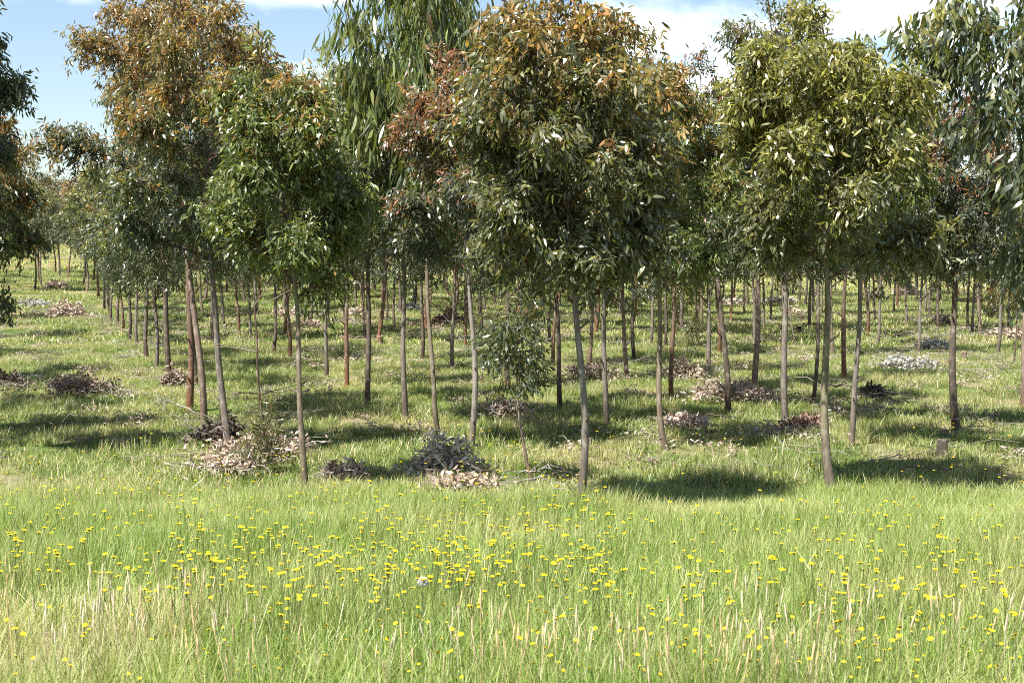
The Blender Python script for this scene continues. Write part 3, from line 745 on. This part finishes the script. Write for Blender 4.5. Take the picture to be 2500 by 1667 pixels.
near_m = [blades(f'near_grass_{i}', 20 + i, .42, 300, .16, .34, .0042, .06 + .04 * (i % 3)) for i in range(6)]
mid_m = [blades(f'mid_grass_{i}', 40 + i, .85, 460, .12, .27, .0085, .22, tone=.74) for i in range(5)]  # strawier woodland mix; tone also paints some tree shade into the green
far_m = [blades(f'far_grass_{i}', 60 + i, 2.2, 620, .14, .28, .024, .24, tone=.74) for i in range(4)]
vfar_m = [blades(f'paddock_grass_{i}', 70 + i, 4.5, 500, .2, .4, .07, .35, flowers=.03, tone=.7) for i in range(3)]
lay('meadow_grass', 4.4, 15.6, .33, 1.2, near_m, .92)
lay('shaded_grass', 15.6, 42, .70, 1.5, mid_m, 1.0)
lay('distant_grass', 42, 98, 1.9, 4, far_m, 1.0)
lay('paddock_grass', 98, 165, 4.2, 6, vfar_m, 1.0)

def litter(name, seed, size):
    rg = np.random.default_rng(seed); n = 90
    r = np.abs(rg.normal(0, .42, n)) * size; a = rg.uniform(0, 6.283, n)
    P = np.stack([r * np.cos(a), r * np.sin(a), rg.uniform(.06, .2, n)], 1)
    tone = np.array(TONE[['brown', 'tan', 'pink', 'pale'][seed % 4]]) * .85
    return leaves_mesh(name, P, norm(rg.normal(0, 1, (n, 3)) * C(1, 1, .5)), norm(rg.normal(0, 1, (n, 3)) + C(0, 0, .25)), rg.uniform(.045, .10, n), rg.uniform(.015, .032, n),
                       tone[rg.integers(0, 3, n)] * rg.uniform(.7, 1.2, n)[:, None], [M_DEAD], rg.normal(.2, .3, n), rg.normal(0, .1, n))
def sticks(name, seed, size):
    rg = np.random.default_rng(seed); T = Tubes()
    for _ in range(11):
        b = C(rg.uniform(-.5, .5) * size, rg.uniform(-.5, .5) * size, rg.uniform(.06, .2)); a = rg.uniform(0, 6.28); l = rg.uniform(.25, .8)
        d = C(math.cos(a), math.sin(a), rg.uniform(-.08, .25)); m_ = b + d * l * .5 + rg.normal(0, .05, 3); e_ = b + d * l
        T.add(np.stack([b, m_, e_]), [.008, .006, .003], 4, C(.46, .42, .37) * rg.uniform(.5, 1.2))
    return T.mesh(name, [M_BARK])
lp = field(17.2, 62, 1.15, 2)
q = patchy(lp, .55, .4) * .6 + rng.random(len(lp)) * .5
lp = lp[q > .55]
lm = [litter(f'litter_{i}', 200 + i, .75) for i in range(8)] + [sticks(f'sticks_{i}', 220 + i, 1.0) for i in range(5)]
sc_ = np.repeat((np.maximum(1, lp[:, 1] / 30) ** .5 * rng.uniform(.6, 1.2, len(lp)))[:, None], 3, 1); sc_[:, 2] = rng.uniform(.6, 1.1, len(lp))
scatter('leaf_litter', lp, rng.integers(0, len(lm), len(lp)), sc_, lm)

# tall dry seed stalks standing above the meadow
def stalks(name, seed, n, size, h0, h1, tone):
    rg = np.random.default_rng(seed); T = Tubes()
    for _ in range(n):
        b = C(rg.uniform(-.5, .5) * size, rg.uniform(-.5, .5) * size, -.02); h = rg.uniform(h0, h1); a = rg.uniform(0, 6.28); l = abs(rg.normal(0, .12))
        d = C(math.cos(a) * l, math.sin(a) * l, 1)
        t = np.linspace(0, 1, 4)[:, None]
        st = b + d * h * .8 * t + C(math.cos(a), math.sin(a), 0) * .03 * t * t
        c = C(*tone) * rg.uniform(.8, 1.2)
        T.add(st, [.0016, .0015, .0014, .0012], 3, c * .9)
        hd = st[-1] + d * h * .2 * np.linspace(0, 1, 5)[:, None]
        T.add(hd, np.array([.0014, .0036, .0042, .003, .0006]), 5, c, .25, rg)
    return T.mesh(name, [M_STRAW], smooth=False)
st_m = [stalks(f'seed_stalk_{i}', 80 + i, 5, .2, .34, .52, t) for i, t in enumerate([(.78, .64, .42), (.76, .58, .34), (.80, .70, .50), (.76, .60, .32)])]
pp = []
def clump(px, py, sx, sy, n):
    for _ in range(n):
        a = px + rng.normal(0, sx); b = py + rng.normal(0, sy)
        if rng.random() < .15: x, y, z = ground_at(a, min(b, 1850)); pp.append((x, y, z))
clump(20, 1640, 60, 60, 60); clump(330, 1640, 120, 50, 46); clump(600, 1735, 260, 40, 40); clump(1150, 1735, 140, 50, 40); clump(1450, 1740, 300, 50, 60)
clump(1750, 1740, 180, 40, 50); clump(2250, 1730, 250, 50, 50); clump(1950, 1680, 80, 60, 20); clump(300, 1270, 160, 30, 110); clump(520, 1230, 120, 30, 60)
pp = np.array(pp)
scatter('dry_seed_grass', pp, rng.integers(0, 4, len(pp)), np.repeat(rng.uniform(.7, 1.1, len(pp))[:, None], 3, 1), st_m, tilt=.08)

# ---------------------------------------------------------------- yellow flowers
def flower_meshes(seed):
    rg = np.random.default_rng(seed); n = 15; r = rg.uniform(.0155, .0205)
    Vh = [C(0, 0, .006)]; tris = []; quads = []
    for ring, (rr, zz) in enumerate(((.38, .007), (.72, .004))):
        for j in range(n):
            a = j / n * 6.283; Vh.append(C(math.cos(a) * r * rr, math.sin(a) * r * rr, zz + rg.normal(0, .001)))
    for j in range(n): tris.append((0, 1 + j, 1 + (j + 1) % n)); quads.append((1 + j, 1 + n + j, 1 + n + (j + 1) % n, 1 + (j + 1) % n))
    for j in range(n):                               # ray florets with toothed tips
        a = (j + .5) / n * 6.283; k = r * rg.uniform(.92, 1.12); i = len(Vh); w_ = .17
        for aa, q in ((a - w_, k), (a + w_, k)): Vh.append(C(math.cos(aa) * q, math.sin(aa) * q, rg.normal(.003, .0022)))
        quads.append((1 + n + j, i, i + 1, 1 + n + (j + 1) % n))
    i = len(Vh); Vh.append(C(0, 0, -.012))             # green cup below
    base = i + 1
    for j in range(8): a = j / 8 * 6.283; Vh.append(C(math.cos(a) * r * .45, math.sin(a) * r * .45, .001))
    for j in range(8): tris.append((i, base + (j + 1) % 8, base + j))
    Vh = np.array(Vh); c = np.tile(C(.80, .60, .015), (len(Vh), 1)); c[0:1 + n] = C(.82, .50, .01); c[i:] = C(.10, .16, .04)
    head = mesh_np('flower_head', Vh, quads, tris, c, [M_PETAL])
    h = rg.uniform(.44, .58); T = Tubes(); t = np.linspace(0, 1, 5)
    T.add(np.stack([.03 * np.sin(t * 2 + seed) - .03 * math.sin(seed), .02 * t * t, -h + (h - .01) * t], 1), np.full(5, .0017), 4, (.11, .15, .05))
    stem = T.mesh('flower_stem', [M_STRAW])
    e = stem.vertices[len(stem.vertices) - 2].co
    return stem, head, Vector((.03 * math.sin(2 + seed) - .03 * math.sin(seed), .02, 0)), h
FL = [flower_meshes(k) for k in range(6)]
spots = []
def fl_spots(n, fx, fy):
    for _ in range(n): spots.append((fx(), fy()))
R_ = rng
fl_spots(110, lambda: R_.normal(760, 260), lambda: R_.normal(1440, 65))
fl_spots(70, lambda: R_.normal(1020, 230), lambda: R_.normal(1470, 60))
fl_spots(60, lambda: R_.normal(1120, 120), lambda: R_.normal(1400, 40))
fl_spots(480, lambda: R_.uniform(0, 1500), lambda: R_.uniform(1205, 1520))
fl_spots(330, lambda: R_.uniform(1250, 2500), lambda: R_.uniform(1260, 1660))
fl_spots(90, lambda: R_.normal(2230, 190), lambda: R_.normal(1510, 70))
fl_spots(120, lambda: R_.uniform(0, 2500), lambda: R_.uniform(1500, 1660))
fl_spots(12, lambda: R_.normal(60, 40), lambda: R_.normal(1410, 15))
fl_spots(90, lambda: R_.normal(1290, 170), lambda: R_.normal(1140, 45))
fl_spots(70, lambda: R_.uniform(1600, 2500), lambda: R_.uniform(1040, 1220))
fl_spots(40, lambda: R_.uniform(0, 800), lambda: R_.uniform(1080, 1230))
fp = []
for px, py in spots:
    if not (-30 < px < 2530 and 1020 < py < 1672): continue
    x, y, z = ground_at(px, py)
    x, y, z = ground_at(px, py + .24 * F / y)
    fp.append((y, x, z))
fp.sort()
for i, (y, x, z) in enumerate(fp[:300]):
    stem, head, off, h = FL[i % 6]
    s = random.uniform(.36, .64)
    o = put('yellow_flower', stem, None, (x, y, z + h * s), (random.gauss(0, .05), random.gauss(0, .05), random.uniform(0, 6.28)), (s, s, s))
    tag(o, 'yellow daisy like flower on a thin stalk in the front meadow', 'flower', 'yellow flowers of the front meadow')
    put('flower_head', head, o, off, (random.gauss(.18, .3), random.gauss(-.05, .3), 0))
def joined(k):
    stem, head, off, h = FL[k]
    n1 = len(stem.vertices); v = np.zeros(n1 * 3, np.float32); stem.vertices.foreach_get('co', v)
    n2 = len(head.vertices); w = np.zeros(n2 * 3, np.float32); head.vertices.foreach_get('co', w)
    V2 = np.concatenate([v.reshape(-1, 3), w.reshape(-1, 3) * 1.1 + np.array(off)]); q, t = [], []
    for base, me in ((0, stem), (n1, head)):
        for p in me.polygons: (q if len(p.vertices) == 4 else t).append([base + i for i in p.vertices])
    c1 = np.zeros(n1 * 4, np.float32); stem.color_attributes['Col'].data.foreach_get('color', c1)
    c2 = np.zeros(n2 * 4, np.float32); head.color_attributes['Col'].data.foreach_get('color', c2)
    V2[:, 2] += h
    return mesh_np('far_flower', V2, q, t, np.concatenate([c1.reshape(-1, 4), c2.reshape(-1, 4)])[:, :3], [M_PETAL])
rest = fp[300:]
rest_p = np.array([(x, y, z) for y, x, z in rest])
scatter('yellow_flowers', rest_p, rng.integers(0, 6, len(rest_p)), np.repeat(rng.uniform(.52, .8, len(rest_p))[:, None], 3, 1), [joined(k) for k in range(6)], tilt=.12)

# one white seed head
def seed_head():
    x, y, z = ground_at(1033, 1474); x, y, z = ground_at(1033, 1474 + .36 * F / y); rg = np.random.default_rng(3)
    T = Tubes(); t = np.linspace(0, 1, 5)
    T.add(np.stack([0 * t, .01 * t, -.37 + .37 * t], 1), np.full(5, .0018), 4, (.16, .18, .08))
    o = put('dandelion_clock', T.mesh('clock_stem', [M_STRAW]), None, (x, y, z + .38))
    B = Tubes()
    for d in norm(rg.normal(0, 1, (170, 3))):
        B.add(np.stack([d * .003, d * .019]), [.0006, .0006], 3, (.7, .68, .62))
        u = norm(np.cross(d, C(.3, .5, .8))); v = np.cross(d, u)
        for k in range(4):
            q = u * math.cos(k * 1.57) + v * math.sin(k * 1.57)
            B.add(np.stack([d * .019, d * .0235 + q * .006]), [.0006, .0005], 3, (.85, .84, .8))
    put('seed_ball', B.mesh('seed_ball', [M_STRAW]), o)
    tag(o, 'single round white seed head among the yellow flowers', 'seed head')
seed_head()

# ---------------------------------------------------------------- far wood beyond the paddock: one mass
def far_wood():
    rg = np.random.default_rng(9); T = Tubes(); P, A, L, c = [], [], [], []
    for k in range(120):
        y = rg.uniform(152, 185); x = rg.uniform(-.47, .47) * y; z = float(gz(x, y)); h = rg.uniform(5, 9); r = rg.uniform(1.2, 2.4)
        T.add(np.array([[x, y, z - .3], [x + rg.normal(0, .2), y, z + h * .45], [x + rg.normal(0, .3), y, z + h * .9]]), [.14, .11, .03], 5, C(.26, .23, .2) * rg.uniform(.7, 1.2))
        n = 260
        d = norm(rg.normal(0, 1, (n, 3))) * (rg.random(n) ** .4)[:, None] * C(r, r, h * .34)
        P.append(d + C(x, y, z + h * .66)); A.append(norm(rg.normal(0, .6, (n, 3)) + C(0, 0, -.7))); L.append(rg.uniform(.4, .9, n))
        c.append((C(.075, .095, .045) if rg.random() < .6 else C(.12, .11, .06)) * rg.uniform(.7, 1.3, n)[:, None])
    for k in range(90):                                # scrub at its foot
        y = rg.uniform(149, 156); x = rg.uniform(-.47, .47) * y; z = float(gz(x, y)); n = 90; r = rg.uniform(.6, 1.3)
        P.append(norm(rg.normal(0, 1, (n, 3))) * (rg.random(n) ** .4)[:, None] * C(r * 1.4, r, r) + C(x, y, z + r * .8)); A.append(norm(rg.normal(0, 1, (n, 3)))); L.append(rg.uniform(.25, .5, n))
        c.append(C(.13, .125, .085) * rg.uniform(.6, 1.3, n)[:, None])
    P = np.concatenate(P); A = np.concatenate(A); L = np.concatenate(L); c = np.concatenate(c); n = len(P)
    lf = leaves_mesh('far_wood_leaves', P, A, norm(rg.normal(0, 1, (n, 3))), L, L * .5, c, [M_LEAF], rg.normal(0, .1, n), rg.normal(0, .1, n))
    o = put('far_wood', lf); tag(o, kind='stuff')
    k = put('trunks', T.mesh('far_wood_trunks', [M_BARK]), o); k['kind'] = 'stuff'
far_wood()

# ---------------------------------------------------------------- sky, sun, camera
SUN_E = math.radians(61)
hx, hy = .58, .58                                     # the way the light travels over the ground
hl = math.hypot(hx, hy); hx /= hl; hy /= hl
ldir = Vector((hx * math.cos(SUN_E), hy * math.cos(SUN_E), -math.sin(SUN_E)))
sd = bpy.data.lights.new('sun', 'SUN'); sd.energy = 5.0; sd.angle = math.radians(.53); sd.color = (1.0, .955, .88)
so = bpy.data.objects.new('sun', sd); COL.objects.link(so); so.rotation_euler = ldir.to_track_quat('-Z', 'Y').to_euler(); so.location = (-20, 0, 40)

w = bpy.data.worlds.new('World'); scene.world = w; w.use_nodes = True
nt = w.node_tree; nt.nodes.clear()
out = nt.nodes.new('ShaderNodeOutputWorld'); bg = nt.nodes.new('ShaderNodeBackground')
sky = nt.nodes.new('ShaderNodeTexSky'); sky.sky_type = 'NISHITA'; sky.sun_disc = False
sky.sun_elevation = SUN_E; sky.sun_rotation = math.atan2(-hx, -hy) % (2 * math.pi)
sky.air_density = 1.0; sky.dust_density = .7; sky.ozone_density = 1.0
bg.inputs['Strength'].default_value = .066
tc = nt.nodes.new('ShaderNodeTexCoord')
sepd = nt.nodes.new('ShaderNodeSeparateXYZ'); nt.links.new(tc.outputs['Generated'], sepd.inputs[0])
def mth(op, a, b=None, c_=None):
    n = nt.nodes.new('ShaderNodeMath'); n.operation = op
    for i, v in enumerate((a, b, c_)):
        if v is None: continue
        if hasattr(v, 'is_output'): nt.links.new(v, n.inputs[i])
        else: n.inputs[i].default_value = v
    return n.outputs[0]
mp = nt.nodes.new('ShaderNodeMapping'); mp.inputs['Scale'].default_value = (1, 1, 2.2); nt.links.new(tc.outputs['Generated'], mp.inputs[0])
wob = mth('SUBTRACT', noise(nt, 11, 6, .6, mp.outputs[0], .2), .5)
mask = None                                            # banks of cumulus: direction and spread
for cx, cz, sx, sz in ((-.27, .185, .13, .020), (-.17, .182, .09, .012), (.115, .150, .075, .022), (.05, .128, .05, .014), (.255, .158, .075, .020), (.33, .122, .07, .020), (.13, .118, .09, .014),
                       (-.02, .125, .16, .012), (-.8, .13, .2, .03), (.6, .15, .25, .04), (-.15, .30, .3, .03), (.35, .34, .3, .04)):
    d2 = mth('ADD', mth('POWER', mth('DIVIDE', mth('SUBTRACT', sepd.outputs[0], cx), sx), 2), mth('POWER', mth('DIVIDE', mth('SUBTRACT', sepd.outputs[2], cz), sz), 2))
    b_ = mth('SUBTRACT', 1.0, mth('SQRT', d2))
    mask = b_ if mask is None else mth('MAXIMUM', mask, b_)
cl = mth('MULTIPLY', ramp(nt, mth('MULTIPLY_ADD', wob, 2.6, mask), -.3, 1.0), .85)
mixn = mixc(nt, cl, sky.outputs[0], (12.5, 12.8, 13.3))
nt.links.new(mixn, bg.inputs['Color']); nt.links.new(bg.outputs[0], out.inputs[0])

cam = bpy.data.cameras.new('camera'); co = bpy.data.objects.new('camera', cam); COL.objects.link(co)
cam.lens = LENS; cam.sensor_width = SENSOR; cam.clip_end = 3000; cam.clip_start = .05
co.location = (0, 0, CAM_Z); co.rotation_euler = (math.pi / 2 - PITCH, 0, 0)
cam.dof.use_dof = True; cam.dof.focus_distance = 17.5; cam.dof.aperture_fstop = 9
scene.camera = co

scene.render.engine = 'CYCLES'
scene.view_settings.view_transform = 'Standard'; scene.view_settings.look = 'None'
scene.view_settings.gamma = 1; scene.view_settings.exposure = 1.45
c = scene.cycles
c.max_bounces = 6; c.diffuse_bounces = 3; c.glossy_bounces = 2; c.transmission_bounces = 4; c.transparent_max_bounces = 4
c.caustics_reflective = False; c.caustics_refractive = False
c.use_denoising = False
c.filter_width = 1.0
